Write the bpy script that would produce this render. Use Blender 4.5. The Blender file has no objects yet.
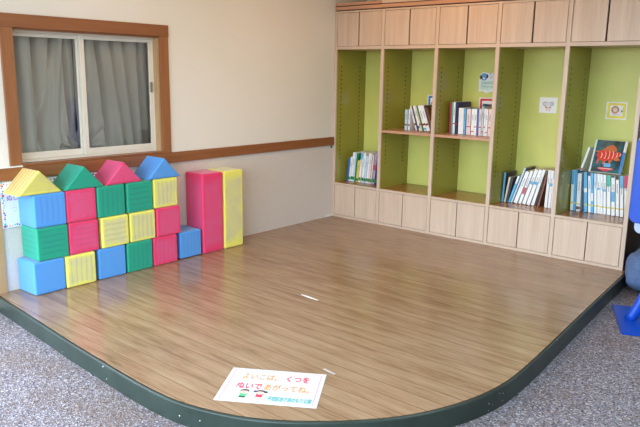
import bpy, bmesh, math, random
from mathutils import Vector, Matrix, Euler
random.seed(7)
S = bpy.context.scene
COL = S.collection
PZ = 0.105                       # height of the play platform above the carpet; z=0 below is the platform top
R = math.radians

# ---------------------------------------------------------------- materials
def lin(r, g, b):
    f = lambda c: (c/255/12.92) if c/255 <= 0.04045 else ((c/255+0.055)/1.055)**2.4
    return (f(r), f(g), f(b), 1)
class NT:
    def __init__(s, name):
        s.m = bpy.data.materials.new(name); s.m.use_nodes = True
        s.t = s.m.node_tree; s.n = s.t.nodes; s.n.clear()
        s.out = s.n.new('ShaderNodeOutputMaterial'); s.b = s.n.new('ShaderNodeBsdfPrincipled')
        s.t.links.new(s.b.outputs[0], s.out.inputs[0]); s._tc = None
    def new(s, typ, **kw):
        n = s.n.new(typ)
        for k, v in kw.items():
            if k in n.inputs: n.inputs[k].default_value = v
            else: setattr(n, k, v)
        return n
    def link(s, a, b): s.t.links.new(a, b)
    def tc(s, scale=(1,1,1), rot=(0,0,0), loc=(0,0,0)):
        if s._tc is None: s._tc = s.n.new('ShaderNodeTexCoord')
        mp = s.n.new('ShaderNodeMapping'); mp.inputs['Scale'].default_value = scale
        mp.inputs['Rotation'].default_value = rot; mp.inputs['Location'].default_value = loc
        s.link(s._tc.outputs['Object'], mp.inputs[0]); return mp.outputs[0]
    def noise(s, vec, scale, detail=3, rough=.5):
        n = s.new('ShaderNodeTexNoise', Scale=scale, Detail=detail, Roughness=rough)
        s.link(vec, n.inputs['Vector']); return n.outputs['Fac']
    def ramp(s, fac, stops, interp='LINEAR'):
        n = s.n.new('ShaderNodeValToRGB'); n.color_ramp.interpolation = interp
        e = n.color_ramp.elements
        while len(e) < len(stops): e.new(0.5)
        for x, (p, c) in zip(e, stops): x.position = p; x.color = c
        s.link(fac, n.inputs[0]); return n.outputs[0]
    def mix(s, fac, a, b, mode='MIX'):
        n = s.n.new('ShaderNodeMix'); n.data_type = 'RGBA'; n.blend_type = mode
        for v, i in ((fac, 0), (a, 6), (b, 7)):
            if hasattr(v, 'is_linked') or hasattr(v, 'links'): s.link(v, n.inputs[i])
            else: n.inputs[i].default_value = v
        return n.outputs[2]
    def math(s, op, a, b=0.0, clamp=False):
        n = s.n.new('ShaderNodeMath'); n.operation = op; n.use_clamp = clamp
        for v, i in ((a, 0), (b, 1)):
            if hasattr(v, 'links'): s.link(v, n.inputs[i])
            else: n.inputs[i].default_value = v
        return n.outputs[0]
    def color(s, c): s.link(c, s.b.inputs['Base Color'])
    def bump(s, h, strength=.2, dist=.01):
        n = s.new('ShaderNodeBump', Strength=strength, Distance=dist)
        s.link(h, n.inputs['Height']); s.link(n.outputs[0], s.b.inputs['Normal'])
    def set(s, **kw):
        for k, v in kw.items(): s.b.inputs[k].default_value = v
        return s
MATS = {}
def plain(name, rgb, rough=.5, var=.06, **kw):
    if name in MATS: return MATS[name]
    k = NT(name); c = lin(*rgb)
    f = k.noise(k.tc(), 9, 3)
    d = tuple(x*(1-var*2) for x in c[:3])+(1,); l = tuple(min(1, x*(1+var*2)) for x in c[:3])+(1,)
    k.color(k.ramp(f, [(.3, d), (.7, l)])); k.set(Roughness=rough, **{a.replace('_', ' '): b for a, b in kw.items()})
    MATS[name] = k.m; return k.m
def wood(name, rgb_a, rgb_b, axis='z', rough=.4, scale=26):
    k = NT(name)
    sc = {'z': (1, 1, .035), 'y': (1, .035, 1), 'x': (.035, 1, 1)}[axis]
    f1 = k.noise(k.tc(sc), scale, 4, .6); f2 = k.noise(k.tc(sc), scale*4, 2, .5)
    f = k.math('ADD', k.math('MULTIPLY', f1, .7), k.math('MULTIPLY', f2, .3))
    k.color(k.ramp(f, [(.32, lin(*rgb_a)), (.66, lin(*rgb_b))]))
    k.set(Roughness=rough); return k.m

M_beech_v = wood('beech_laminate_upright', (198,171,150), (214,190,170), 'z', .38)
M_beech_h = wood('beech_laminate_level', (198,171,150), (214,190,170), 'x', .38)
M_oak_h = wood('brown_trim_wood_level', (132,80,44), (152,96,58), 'y', .36)
M_oak_v = wood('brown_trim_wood_upright', (138,86,50), (158,102,62), 'z', .36)
M_tan = wood('tan_post_wood', (178,140,98), (192,156,114), 'z', .4)
M_shelfwood = wood('shelf_board_wood', (150,98,56), (176,122,76), 'x', .22)
M_shelfedge = wood('shelf_laminate', (190,140,112), (206,158,128), 'x', .3)
M_darkwood = plain('dark_end_panel', (62,38,28), .45)
M_gap = plain('dark_joint', (34,24,18), .8)

def laminate(name, rgb, rough):
    k = NT(name); c = lin(*rgb)
    f = k.noise(k.tc(), 3.0, 3)
    k.color(k.ramp(f, [(.3, tuple(x*.93 for x in c[:3])+(1,)), (.7, tuple(min(1, x*1.05) for x in c[:3])+(1,))]))
    k.set(Roughness=rough); return k.m
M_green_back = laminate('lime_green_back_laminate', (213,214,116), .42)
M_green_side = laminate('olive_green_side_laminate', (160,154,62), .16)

# wall paper
k = NT('cream_wallpaper'); f = k.noise(k.tc(), 140, 2); g = k.noise(k.tc(), 1.2, 2)
k.color(k.mix(.5, k.ramp(f, [(.35, lin(230,225,215)), (.65, lin(237,233,225))]), k.ramp(g, [(.3, lin(230,225,214)), (.7, lin(237,233,225))])))
k.set(Roughness=.85); k.bump(f, .15, .002); M_wall = k.m
k = NT('grey_wainscot_fabric'); f = k.noise(k.tc((1, 60, 4)), 5, 3); g = k.noise(k.tc(), 220, 2)
k.color(k.mix(.4, k.ramp(f, [(.3, lin(206,196,190)), (.7, lin(222,214,209))]), k.ramp(g, [(.35, lin(200,190,184)), (.65, lin(228,220,214))])))
k.set(Roughness=.8); k.bump(f, .25, .002); M_wains = k.m
M_ceil = plain('white_ceiling', (236,234,228), .9, .02)
M_whiteframe = plain('off_white_aluminium', (226,218,204), .35, .02)
M_white = plain('white_paper', (244,244,246), .5, .01)
M_whitepl = plain('white_plastic', (232,232,230), .4, .01)

# laminate floor boards running along x
k = NT('oak_laminate_boards')
br = k.new('ShaderNodeTexBrick'); br.offset = .37; br.offset_frequency = 2; br.squash = 1
for n_, v in dict(Scale=1.0).items(): br.inputs[n_].default_value = v
br.inputs['Brick Width'].default_value = 9.0; br.inputs['Row Height'].default_value = .098
br.inputs['Mortar Size'].default_value = .0022; br.inputs['Mortar Smooth'].default_value = .3; br.inputs['Bias'].default_value = 0
br.inputs['Color1'].default_value = (.15,.15,.15,1); br.inputs['Color2'].default_value = (.85,.85,.85,1); br.inputs['Mortar'].default_value = (.5,.5,.5,1)
k.link(k.tc(loc=(-1.8, 0, 0)), br.inputs['Vector'])
bt = k.n.new('ShaderNodeRGBToBW'); k.link(br.outputs['Color'], bt.inputs[0])
# shift the grain from board to board
off = k.n.new('ShaderNodeVectorMath'); off.operation = 'ADD'
cmb = k.n.new('ShaderNodeCombineXYZ'); k.link(k.math('MULTIPLY', bt.outputs[0], 37.0), cmb.inputs[0]); k.link(k.math('MULTIPLY', bt.outputs[0], 11.0), cmb.inputs[2])
k.link(k.tc((.16, 1, 1)), off.inputs[0]); k.link(cmb.outputs[0], off.inputs[1])
g1 = k.noise(off.outputs[0], 15, 5, .66)
off2 = k.n.new('ShaderNodeVectorMath'); off2.operation = 'ADD'
k.link(k.tc((.07, 1, 1)), off2.inputs[0]); k.link(cmb.outputs[0], off2.inputs[1])
g2 = k.noise(off2.outputs[0], 75, 3, .6)
tone = k.math('ADD', k.math('ADD', k.math('MULTIPLY', g1, .62), k.math('MULTIPLY', g2, .28)), k.math('MULTIPLY', bt.outputs[0], .09))
cw = k.ramp(tone, [(.30, lin(112,82,58)), (.44, lin(148,117,90)), (.58, lin(164,135,108)), (.75, lin(181,155,129))])
cw = k.mix(k.math('MULTIPLY', br.outputs['Fac'], .8), cw, lin(92,62,38))
k.color(cw); k.set(Roughness=.27); k.b.inputs['Specular IOR Level'].default_value = .5
rr = k.ramp(g1, [(.3, (.17,)*3+(1,)), (.7, (.24,)*3+(1,))]); k.link(rr, k.b.inputs['Roughness'])
k.bump(g2, .05, .002); M_floor = k.m

# carpet
k = NT('speckled_loop_carpet')
vo = k.new('ShaderNodeTexVoronoi', Scale=135.0); k.link(k.tc(), vo.inputs['Vector'])
bw = k.n.new('ShaderNodeSeparateColor'); k.link(vo.outputs['Color'], bw.inputs[0])
c1 = k.ramp(bw.outputs[0], [(0, lin(84,74,78)), (.15, lin(118,108,113)), (.34, lin(142,134,142)), (.54, lin(130,112,106)), (.68, lin(158,150,157)), (.82, lin(114,112,130)), (.93, lin(186,180,186))], 'CONSTANT')
pn = k.noise(k.tc(), 2.2, 3); pm = k.ramp(pn, [(.55, (0,0,0,1)), (.68, (1,1,1,1))])
c2 = k.mix(k.math('MULTIPLY', pm, .38), c1, lin(112,92,78))
k.color(c2); k.set(Roughness=.95); k.b.inputs['Specular IOR Level'].default_value = .15
k.bump(vo.outputs['Distance'], .7, .006); M_carpet = k.m

# green vinyl edging with chipped white specks
k = NT('dark_green_vinyl_edging')
vo = k.new('ShaderNodeTexVoronoi', Scale=34.0); k.link(k.tc(), vo.inputs['Vector'])
near = k.math('LESS_THAN', vo.outputs['Distance'], .115)
sp = k.n.new('ShaderNodeSeparateColor'); k.link(vo.outputs['Color'], sp.inputs[0])
chip = k.math('MULTIPLY', near, k.math('GREATER_THAN', sp.outputs[1], .84))
b0 = k.ramp(k.noise(k.tc(), 7, 4), [(.3, lin(36,46,42)), (.7, lin(48,60,54))])
k.color(k.mix(chip, b0, lin(205,210,205))); k.set(Roughness=.34); M_edge = k.m

# foam blocks: worn faces, layers along local z
def foam(name, rgb, worn, line, lineamt=.5, wornamt=.5):
    k = NT(name)
    oi = k.n.new('ShaderNodeObjectInfo')
    ad = k.n.new('ShaderNodeVectorMath'); ad.operation = 'ADD'
    cb = k.n.new('ShaderNodeCombineXYZ')
    for i in range(3): k.link(k.math('MULTIPLY', oi.outputs['Random'], (17., 9., 13.)[i]), cb.inputs[i])
    k.link(k.tc(), ad.inputs[0]); k.link(cb.outputs[0], ad.inputs[1])
    fine = k.noise(ad.outputs[0], 120, 3, .6); big = k.noise(ad.outputs[0], 9, 3, .55)
    c = k.ramp(fine, [(.3, tuple(x*.9 for x in lin(*rgb)[:3])+(1,)), (.7, lin(*rgb))])
    # wear: away from the piece's edges, on the faces' middles
    se = k.n.new('ShaderNodeSeparateXYZ'); gtc = k.n.new('ShaderNodeTexCoord'); k.link(gtc.outputs['Generated'], se.inputs[0])
    pr = None; lo = []
    for i in range(3):
        d = k.math('SUBTRACT', .5, k.math('ABSOLUTE', k.math('SUBTRACT', se.outputs[i], .5)))
        lo.append(d)
    # second smallest distance to the box sides = distance of a face point to its nearest edge
    mn = k.math('MINIMUM', k.math('MAXIMUM', lo[0], lo[1]), k.math('MINIMUM', k.math('MAXIMUM', lo[1], lo[2]), k.math('MAXIMUM', lo[0], lo[2])))
    edge = k.ramp(k.math('ADD', mn, k.math('MULTIPLY', k.math('SUBTRACT', big, .5), .16)), [(.05, (0,0,0,1)), (.15, (1,1,1,1))])
    blot = k.ramp(k.math('ADD', k.math('MULTIPLY', fine, .6), k.math('MULTIPLY', big, .5)), [(.38, (.45,)*3+(1,)), (.66, (1,1,1,1))])
    c = k.mix(k.math('MULTIPLY', k.math('MULTIPLY', edge, blot), wornamt), c, lin(*worn))
    sz = k.n.new('ShaderNodeSeparateXYZ'); k.link(k._tc.outputs['Object'], sz.inputs[0])
    zz = k.math('ADD', k.math('ADD', sz.outputs[2], k.math('MULTIPLY', k.math('SUBTRACT', big, .5), .02)), k.math('MULTIPLY', oi.outputs['Random'], .03))
    fr = k.math('FRACT', k.math('ADD', k.math('MULTIPLY', zz, 26.0), 40.0))
    ln = k.math('MULTIPLY', k.ramp(fr, [(0, (1,1,1,1)), (.14, (.7,.7,.7,1)), (.34, (0,0,0,1)), (.86, (0,0,0,1)), (1, (1,1,1,1))]), lineamt)
    ge = k.n.new('ShaderNodeSeparateXYZ'); nn = k.n.new('ShaderNodeTexCoord'); k.link(nn.outputs['Normal'], ge.inputs[0])
    side = k.math('LESS_THAN', k.math('ABSOLUTE', ge.outputs[2]), .5)
    ln = k.math('MULTIPLY', k.math('MULTIPLY', ln, side), edge)
    c = k.mix(ln, c, lin(*line))
    k.color(c); k.set(Roughness=.62); k.b.inputs['Sheen Weight'].default_value = .35; k.b.inputs['Sheen Roughness'].default_value = .4; k.bump(fine, .3, .003); return k.m
F_BLUE = foam('blue_foam', (80,158,240), (96,156,222), (60,108,180), .3, .5)
F_RED = foam('red_foam', (236,54,108), (214,98,146), (176,66,112), .25, .6)
F_GREEN = foam('green_foam', (18,164,132), (34,150,132), (14,116,112), .4, .5)
F_YELLOW = foam('yellow_foam', (244,238,108), (210,205,158), (150,146,112), .28, 1.0)
F_YPINK = foam('yellow_foam_with_pink_layers', (242,232,100), (190,182,120), (238,104,104), 1.0, .75)

# ---------------------------------------------------------------- geometry helpers
def bm_box(bm, x0, x1, y0, y1, z0, z1, bev=0, seg=2):
    vs = [bm.verts.new(p) for p in ((x0,y0,z0),(x1,y0,z0),(x1,y1,z0),(x0,y1,z0),(x0,y0,z1),(x1,y0,z1),(x1,y1,z1),(x0,y1,z1))]
    fs = [bm.faces.new([vs[i] for i in q]) for q in ((0,3,2,1),(4,5,6,7),(0,1,5,4),(1,2,6,5),(2,3,7,6),(3,0,4,7))]
    if bev:
        es = list({e for f in fs for e in f.edges})
        bmesh.ops.bevel(bm, geom=es, offset=bev, offset_type='OFFSET', segments=seg, profile=.5, affect='EDGES')
def box(*a, **k):
    bm = bmesh.new(); bm_box(bm, *a, **k); return bm
def bm_prism(bm, pts, axis, a, b):
    """extrude a 2-D outline along an axis from a to b"""
    def P(p, t):
        return {'x': (t, p[0], p[1]), 'y': (p[0], t, p[1]), 'z': (p[0], p[1], t)}[axis]
    A = [bm.verts.new(P(p, a)) for p in pts]; B = [bm.verts.new(P(p, b)) for p in pts]
    n = len(pts); bm.faces.new(A); bm.faces.new(B[::-1])
    for i in range(n): bm.faces.new((A[i], B[i], B[(i+1) % n], A[(i+1) % n]))
    bmesh.ops.recalc_face_normals(bm, faces=bm.faces)
def prism(pts, axis, a, b):
    bm = bmesh.new(); bm_prism(bm, pts, axis, a, b); return bm
def bm_tube(bm, path, r, n=14):
    rings = []
    for i, p in enumerate(path):
        p = Vector(p); d = (Vector(path[min(i+1, len(path)-1)])-Vector(path[max(i-1, 0)])).normalized()
        u = d.orthogonal().normalized() if i == 0 else (u-d*u.dot(d)).normalized()
        w = d.cross(u)
        rings.append([bm.verts.new(p+r*(math.cos(2*math.pi*j/n)*u+math.sin(2*math.pi*j/n)*w)) for j in range(n)])
    for a, b in zip(rings, rings[1:]):
        for j in range(n): bm.faces.new((a[j], a[(j+1) % n], b[(j+1) % n], b[j]))
    bm.faces.new(rings[0][::-1]); bm.faces.new(rings[-1])
def ell(cx, cy, rx, ry, n=24): return [(cx+rx*math.cos(2*math.pi*i/n), cy+ry*math.sin(2*math.pi*i/n)) for i in range(n)]
def rrect(x0, x1, y0, y1, r, n=5):
    o = []
    for cx, cy, a in ((x1-r, y0+r, -90), (x1-r, y1-r, 0), (x0+r, y1-r, 90), (x0+r, y0+r, 180)):
        for i in range(n+1): t = R(a+90*i/n); o.append((cx+r*math.cos(t), cy+r*math.sin(t)))
    return o
def obj(name, bm, mat, parent=None, world=True, smooth=False):
    """link a bmesh as ONE mesh object; world=True: its coordinates are scene coordinates"""
    if parent is not None and world:
        bmesh.ops.transform(bm, matrix=parent.matrix_basis.inverted(), verts=bm.verts)
    me = bpy.data.meshes.new(name); bm.to_mesh(me); bm.free()
    if smooth:
        for p in me.polygons: p.use_smooth = True
    me.materials.append(mat)
    o = bpy.data.objects.new(name, me); COL.objects.link(o)
    if name.startswith('foam'): wn = o.modifiers.new('even_normals', 'WEIGHTED_NORMAL'); wn.weight = 100; wn.keep_sharp = True
    if parent is not None: o.parent = parent
    return o
def recenter(o):
    """move the object's origin to the middle of its foot"""
    vs = [v.co for v in o.data.vertices]
    c = Vector(((min(v.x for v in vs)+max(v.x for v in vs))/2, (min(v.y for v in vs)+max(v.y for v in vs))/2, min(v.z for v in vs)))
    o.data.transform(Matrix.Translation(-c)); o.location = c; return o
def tag(o, label, cat, group=None):
    o['label'] = label; o['category'] = cat
    if group: o['group'] = group
    return o
def thing(name, label, cat, loc=(0,0,0), rot=(0,0,0), group=None):
    o = bpy.data.objects.new(name, None); COL.objects.link(o); o.empty_display_size = .05
    o.location = loc; o.rotation_euler = rot
    o.matrix_basis = Matrix.LocRotScale(Vector(loc), Euler(rot), None)
    return tag(o, label, cat, group)
def struct(name, bm, mat, parent=None, label=None):
    o = obj(name, bm, mat, parent)
    if parent is None: o['kind'] = 'structure'
    if label: o['label'] = label
    return o
def lettering(name, text, size, mat, parent, mtx, sx=1., sy=1., align='LEFT', thick=.0):
    cu = bpy.data.curves.new(name, 'FONT'); cu.body = text; cu.size = size; cu.align_x = align; cu.extrude = .0006; cu.offset = thick
    cu.resolution_u = 3
    t = bpy.data.objects.new('t', cu)
    me = bpy.data.meshes.new_from_object(t); bpy.data.objects.remove(t); bpy.data.curves.remove(cu)
    me.name = name; me.transform(mtx @ Matrix.Diagonal((sx, sy, 1, 1)))
    me.materials.append(mat); o = bpy.data.objects.new(name, me); COL.objects.link(o); o.parent = parent; return o
def flat(name, pts, z0, z1, mat, parent):                     # thin shape in a sheet's own plane
    return obj(name, prism(pts, 'z', z0, z1), mat, parent, world=False)

# ================================================================ THE SETTING
CEIL = 2.72; FX = 4.5; XR = 6.6; YF = -6.2
struct('floor', box(-.12, XR, YF-.1, .7, -PZ-.05, -PZ), M_carpet, label='speckled grey and brown loop carpet')
struct('ceiling', box(-.12, XR, YF-.1, .7, CEIL, CEIL+.1), M_ceil)
# left wall: window opening y -3.335..-2.17, z .855...1.765 ; entrance opening y -6.7..-4.35
bm = bmesh.new()
WY0, WY1, WZ0, WZ1 = -3.325, -2.168, .852, 1.762
bm_box(bm, -.12, 0, WY1, .7, -PZ, CEIL); bm_box(bm, -.12, 0, WY0, WY1, -PZ, WZ0); bm_box(bm, -.12, 0, WY0, WY1, WZ1, CEIL)
bm_box(bm, -.12, 0, -4.0, WY0, -PZ, CEIL); bm_box(bm, -.12, 0, -6.0, -4.0, 2.15, CEIL); bm_box(bm, -.12, 0, YF-.1, -6.0, -PZ, CEIL)
struct('wall_left', bm, M_wall, label='cream papered wall with the curtained window')
struct('wall_back', box(-.0, XR, .53, .68, -PZ, CEIL), M_wall)
struct('wall_right', box(XR-.1, XR, YF, .53, -PZ, CEIL), M_wall)
bm = bmesh.new()
bm_box(bm, 0, .02, YF-.1, YF, -PZ, CEIL); bm_box(bm, FX, XR-.1, YF-.1, YF, -PZ, CEIL); bm_box(bm, .02, FX, YF-.1, YF, 2.3, CEIL); bm_box(bm, .02, FX, YF-.1, YF, -PZ, .1)
struct('wall_front', bm, M_wall)
# wainscot, chair rail, post
struct('trim_1', box(.0005, .006, -3.49, -.002, .0, .77), M_wains, label='grey fabric wainscot below the chair rail')
bm = bmesh.new(); bm_box(bm, .001, .024, -3.95, -.004, .764, .848, bev=.003)
struct('trim_2', bm, M_oak_h, label='brown wooden chair rail')
struct('trim_3', box(.001, .02, -3.60, -3.492, .0, .763), M_tan, label='tan upright board at the end of the wainscot')
struct('rail_glare_strip', box(.0005, .03, -3.95, -3.325, .849, .858, bev=.002), M_whitepl, label='thin white strip standing in for glare on the chair rail')  # white strip put in for the glare along the rail's top edge
struct('baseboard_left', box(.0065, .012, -.12, -.006, .001, .02), M_whitepl)

# window_1: casing > stands proud of the wall; white sliding sashes set back behind it
w = bpy.data.objects.new('window_1', None); COL.objects.link(w); w.location = (0, -2.75, .85); w.matrix_basis = Matrix.Translation((0,-2.75,.85)); w['kind'] = 'structure'
w['label'] = 'wide sliding window with brown casing and white sashes'
bm = bmesh.new(); bm_box(bm, .0005, .022, -3.43, -2.085, 1.762, 1.848, bev=.002)
obj('casing_head', bm, M_oak_h, w)
obj('casing_side', box(.0005, .02, -3.404, WY0+.002, .859, 1.7615, bev=.002), M_oak_v, w)
obj('casing_side', box(.0005, .02, WY1-.002, -2.089, .8485, 1.7615, bev=.002), M_oak_v, w)
bm = bmesh.new(); e = .012
bm_box(bm, -.119, -.0005, WY1-.012, WY1-.0005, WZ0+.012, WZ1-.012); bm_box(bm, -.119, -.0005, WY0+.0005, WY0+.012, WZ0+.012, WZ1-.012)
obj('reveal_lining', bm, M_tan, w)
obj('reveal_head', box(-.119, -.0005, WY0+.0005, WY1-.0005, WZ1-.012, WZ1-.0005), M_oak_h, w)
obj('window_sill', box(-.119, .012, WY0+.003, WY1-.003, WZ0-.003, WZ0+.011, bev=.002), M_oak_h, w)
fy0, fy1, fz0, fz1 = WY0+.012, WY1-.012, WZ0+.012, WZ1-.012
bm = bmesh.new()
for a in ((fy0,fy1,fz0,fz0+.016),(fy0,fy1,fz1-.012,fz1),(fy0,fy0+.005,fz0+.016,fz1-.012),(fy1-.0075,fy1,fz0+.016,fz1-.012)):
    bm_box(bm, -.118, -.062, *a)
obj('window_frame', bm, M_whiteframe, w)
def sash(x0, x1, y0, y1, left):
    z0, z1 = fz0+.0165, fz1-.0125
    bm = bmesh.new(); s = .036
    bm_box(bm, x0, x1, y0, y1, z0, z0+.046, bev=.002); bm_box(bm, x0, x1, y0, y1, z1-.026, z1, bev=.002)
    bm_box(bm, x0, x1, y0, y0+s*(.7 if left else 1), z0+.046, z1-.026, bev=.002); bm_box(bm, x0, x1, y1-s*(1 if left else .8), y1, z0+.046, z1-.026, bev=.002)
    o = obj('sash', bm, M_whiteframe, w)
    p = obj('pane', box((x0+x1)/2-.002, (x0+x1)/2+.002, y0+.012, y1-.012, z0+.02, z1-.02), M_glass, o)
    p.matrix_parent_inverse = Matrix.Identity(4); p.data.transform(w.matrix_basis.inverted())
    return o
k = NT('window_glass'); tr = k.n.new('ShaderNodeBsdfTransparent'); gl = k.n.new('ShaderNodeBsdfGlossy'); gl.inputs['Roughness'].default_value = .02
tr.inputs[0].default_value = (.93,.95,.95,1)
fre = k.n.new('ShaderNodeFresnel'); fre.inputs[0].default_value = 1.5; ms = k.n.new('ShaderNodeMixShader')
k.link(fre.outputs[0], ms.inputs[0]); k.link(tr.outputs[0], ms.inputs[1]); k.link(gl.outputs[0], ms.inputs[2]); k.link(ms.outputs[0], k.out.inputs[0]); k.n.remove(k.b)
M_glass = k.m
ymid = -2.853
s1 = sash(-.112, -.092, fy0+.005, -2.785, True)
s2 = sash(-.088, -.066, -2.805, fy1-.008, False)
bm = bmesh.new(); bm_box(bm, -.066, -.056, fy1-.036, fy1-.016, 1.33, 1.41, bev=.003)
h = obj('finger_pull', bm, plain('brushed_metal', (150,146,138), .3, .02, Metallic=.6), s2); h.data.transform(w.matrix_basis.inverted()); h['label'] = 'grey metal finger pull'
# unseen box behind the curtains, added to keep sky light off their backs
bm = bmesh.new()
bm_box(bm, -.52, -.5, -3.7, -1.8, .4, 2.3); bm_box(bm, -.5, -.121, -3.72, -3.7, .4, 2.3); bm_box(bm, -.5, -.121, -1.8, -1.78, .4, 2.3); bm_box(bm, -.5, -.121, -3.7, -1.8, 2.28, 2.3); bm_box(bm, -.5, -.121, -3.7, -1.8, .4, .42)
struct('sky_block_box', bm, plain('block_box_grey', (120,116,110), .9))

# curtains ------------------------------------------------------------------
k = NT('taupe_curtain_cloth'); f = k.noise(k.tc(), 260, 2); g = k.noise(k.tc((1,1,.2)), 6, 3)
k.color(k.mix(.5, k.ramp(f, [(.3, lin(238,220,202)), (.7, lin(248,234,220))]), k.ramp(g, [(.3, lin(236,218,200)), (.7, lin(248,234,222))])))
k.set(Roughness=.9); k.b.inputs['Sheen Weight'].default_value = .1; k.bump(f, .1, .001); M_curtain = k.m
def curtain(name, label, y0, y1, folds, gather):
    """gather: (y, z) the point the hem is bunched towards"""
    ny, nz = 150, 90; bm = bmesh.new(); grid = []
    for j in range(nz+1):
        v = j/nz; z = .79+v*1.03; row = []
        for i in range(ny+1):
            u = i/ny; y = y0+(y1-y0)*u
            gy, gz = gather
            dz = max(0., 1-max(0, z-gz+.1)/.44)**1.3         # pull of the bunched hem
            dy = y-gy; near = math.exp(-(dy/.20)**2)*dz
            yy = y-dy*.28*near*min(1., 6*u*(1-u))
            q = 0
            for (c, wd, am, sl) in folds:                    # each fold its own place, width, depth, slant
                cc = c+sl*(1.75-z)
                t = (y-cc)/wd
                q += am*math.exp(-t*t)*(.72+.28*math.sin(3*z+c*40))
            rad = math.hypot(dy, z-gz); an = math.atan2(z-gz, dy)
            q += near*(.036*math.sin(an*7+10*rad)+.024*math.sin(an*13+1.3+9*rad))
            q += .004*math.sin(31*y+2*z)+.003*math.sin(57*y-5*z)
            row.append(bm.verts.new((min(-.132, -.175+(q*.8 if q > 0 else q*1.9)), yy, z)))
        grid.append(row)
    for j in range(nz):
        for i in range(ny): bm.faces.new((grid[j][i], grid[j][i+1], grid[j+1][i+1], grid[j+1][i]))
    bmesh.ops.recalc_face_normals(bm, faces=bm.faces)
    bmesh.ops.solidify(bm, geom=bm.faces[:], thickness=.0025)
    o = obj(name, bm, M_curtain, smooth=True); recenter(o); tag(o, label, 'curtain', 'curtains in the window'); return o
fl = [(-3.40,.03,.05,0),(-3.335,.030,-.06,.02),(-3.29,.03,.05,.0),(-3.225,.018,-.065,.01),(-3.17,.035,.05,.02),(-3.095,.016,-.065,.01),(-3.03,.045,.055,.03),(-2.955,.014,-.07,-.20),(-2.91,.03,.05,-.10),(-2.865,.014,-.06,.02)]
curtain('curtain', 'taupe curtain behind the left window sash', -3.44, -2.803, fl, (-2.82, .93))
fr_ = [(-2.765,.02,.055,.03),(-2.72,.013,-.07,-.02),(-2.665,.032,.05,-.02),(-2.605,.013,-.07,.10),(-2.55,.036,.05,.13),(-2.49,.012,-.075,.12),(-2.43,.032,.05,.10),(-2.37,.012,-.07,.09),(-2.31,.035,.055,.05),(-2.245,.013,-.065,.03),(-2.19,.04,.05,.0)]
curtain('curtain', 'taupe curtain behind the right window sash', -2.797, -2.05, fr_, (-2.74, .93))

# ================================================================ PLATFORM
edge = [(0.001,-3.558),(.25,-3.578),(.52,-3.598),(.84,-3.62),(1.11,-3.642),(1.43,-3.660),(1.65,-3.672),(1.83,-3.680),(2.0,-3.680),(2.13,-3.667),(2.237,-3.641),(2.336,-3.610),(2.435,-3.571),(2.53,-3.519),(2.63,-3.447),(2.725,-3.367),(2.80,-3.295),(2.908,-3.171),(2.975,-3.078),(3.041,-2.955),(3.10,-2.807),(3.136,-2.667),(3.156,-2.560),(3.168,-2.405),(3.163,-2.21),(3.150,-1.99),(3.121,-1.566),(3.096,-1.209),(3.069,-.808),(3.027,-.126),(3.006,.528)]
def smooth(P, it=2):
    for _ in range(it):
        Q = [P[0]]
        for a, b in zip(P, P[1:]):
            Q += [(a[0]*.75+b[0]*.25, a[1]*.75+b[1]*.25), (a[0]*.25+b[0]*.75, a[1]*.25+b[1]*.75)]
        P = Q+[P[-1]]
    return P
E1 = smooth(edge[:-2])+edge[-2:]
def offs(P, d):
    o = []
    for i, p in enumerate(P):
        a = Vector(P[max(i-1, 0)]); b = Vector(P[min(i+1, len(P)-1)]); t = (b-a).normalized()
        o.append((p[0]+t.y*d, p[1]-t.x*d))
    o[0] = (P[0][0], o[0][1]); return o
pf = thing('play_platform', 'low wooden play platform with a rounded corner and dark green edging', 'platform', (1.5, -1.8, -PZ))
obj('deck', prism(E1+[(.001,.528)], 'z', -.03, 0), M_floor, pf)
def ribbon(P, prof):
    """sweep a profile of (offset outwards, z) along the edge line"""
    bm = bmesh.new(); L = [[bm.verts.new((x, y, z)) for (x, y) in offs(P, d)] for d, z in prof]
    for A, B in zip(L, L[1:]+L[:1]):
        for i in range(len(P)-1): bm.faces.new((A[i], A[i+1], B[i+1], B[i]))
    bm.faces.new([l[0] for l in L]); bm.faces.new([l[-1] for l in L][::-1])
    bmesh.ops.recalc_face_normals(bm, faces=bm.faces); return bm
obj('joint', ribbon(E1, [(.0003,-.03),(.0003,-.0025),(.0055,-.0025),(.0055,-.03)]), M_gap, pf)['label'] = 'dark joint between boards and edging'
obj('edging', ribbon(E1, [(.006,-PZ+.0005),(.006,-.002),(.008,.0),(.014,.0),(.019,-.003),(.0205,-.008),(.0205,-PZ+.0005)]), M_edge, pf)['label'] = 'dark green vinyl edging'

# ================================================================ BOOKCASE
bc = thing('bookcase', 'long built-in beech bookcase with green bays and small doors', 'bookcase', (1.51, .25, 0))
NB = 5; PW = .6; D = .515; BT = .012
def X(i): return i*PW
st = [(.003,.032)]+[(X(i)-.0175, X(i)+.0175) for i in range(1, NB)]+[(X(NB)-.040, X(NB)-.008)]
HZ = 2.112
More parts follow.
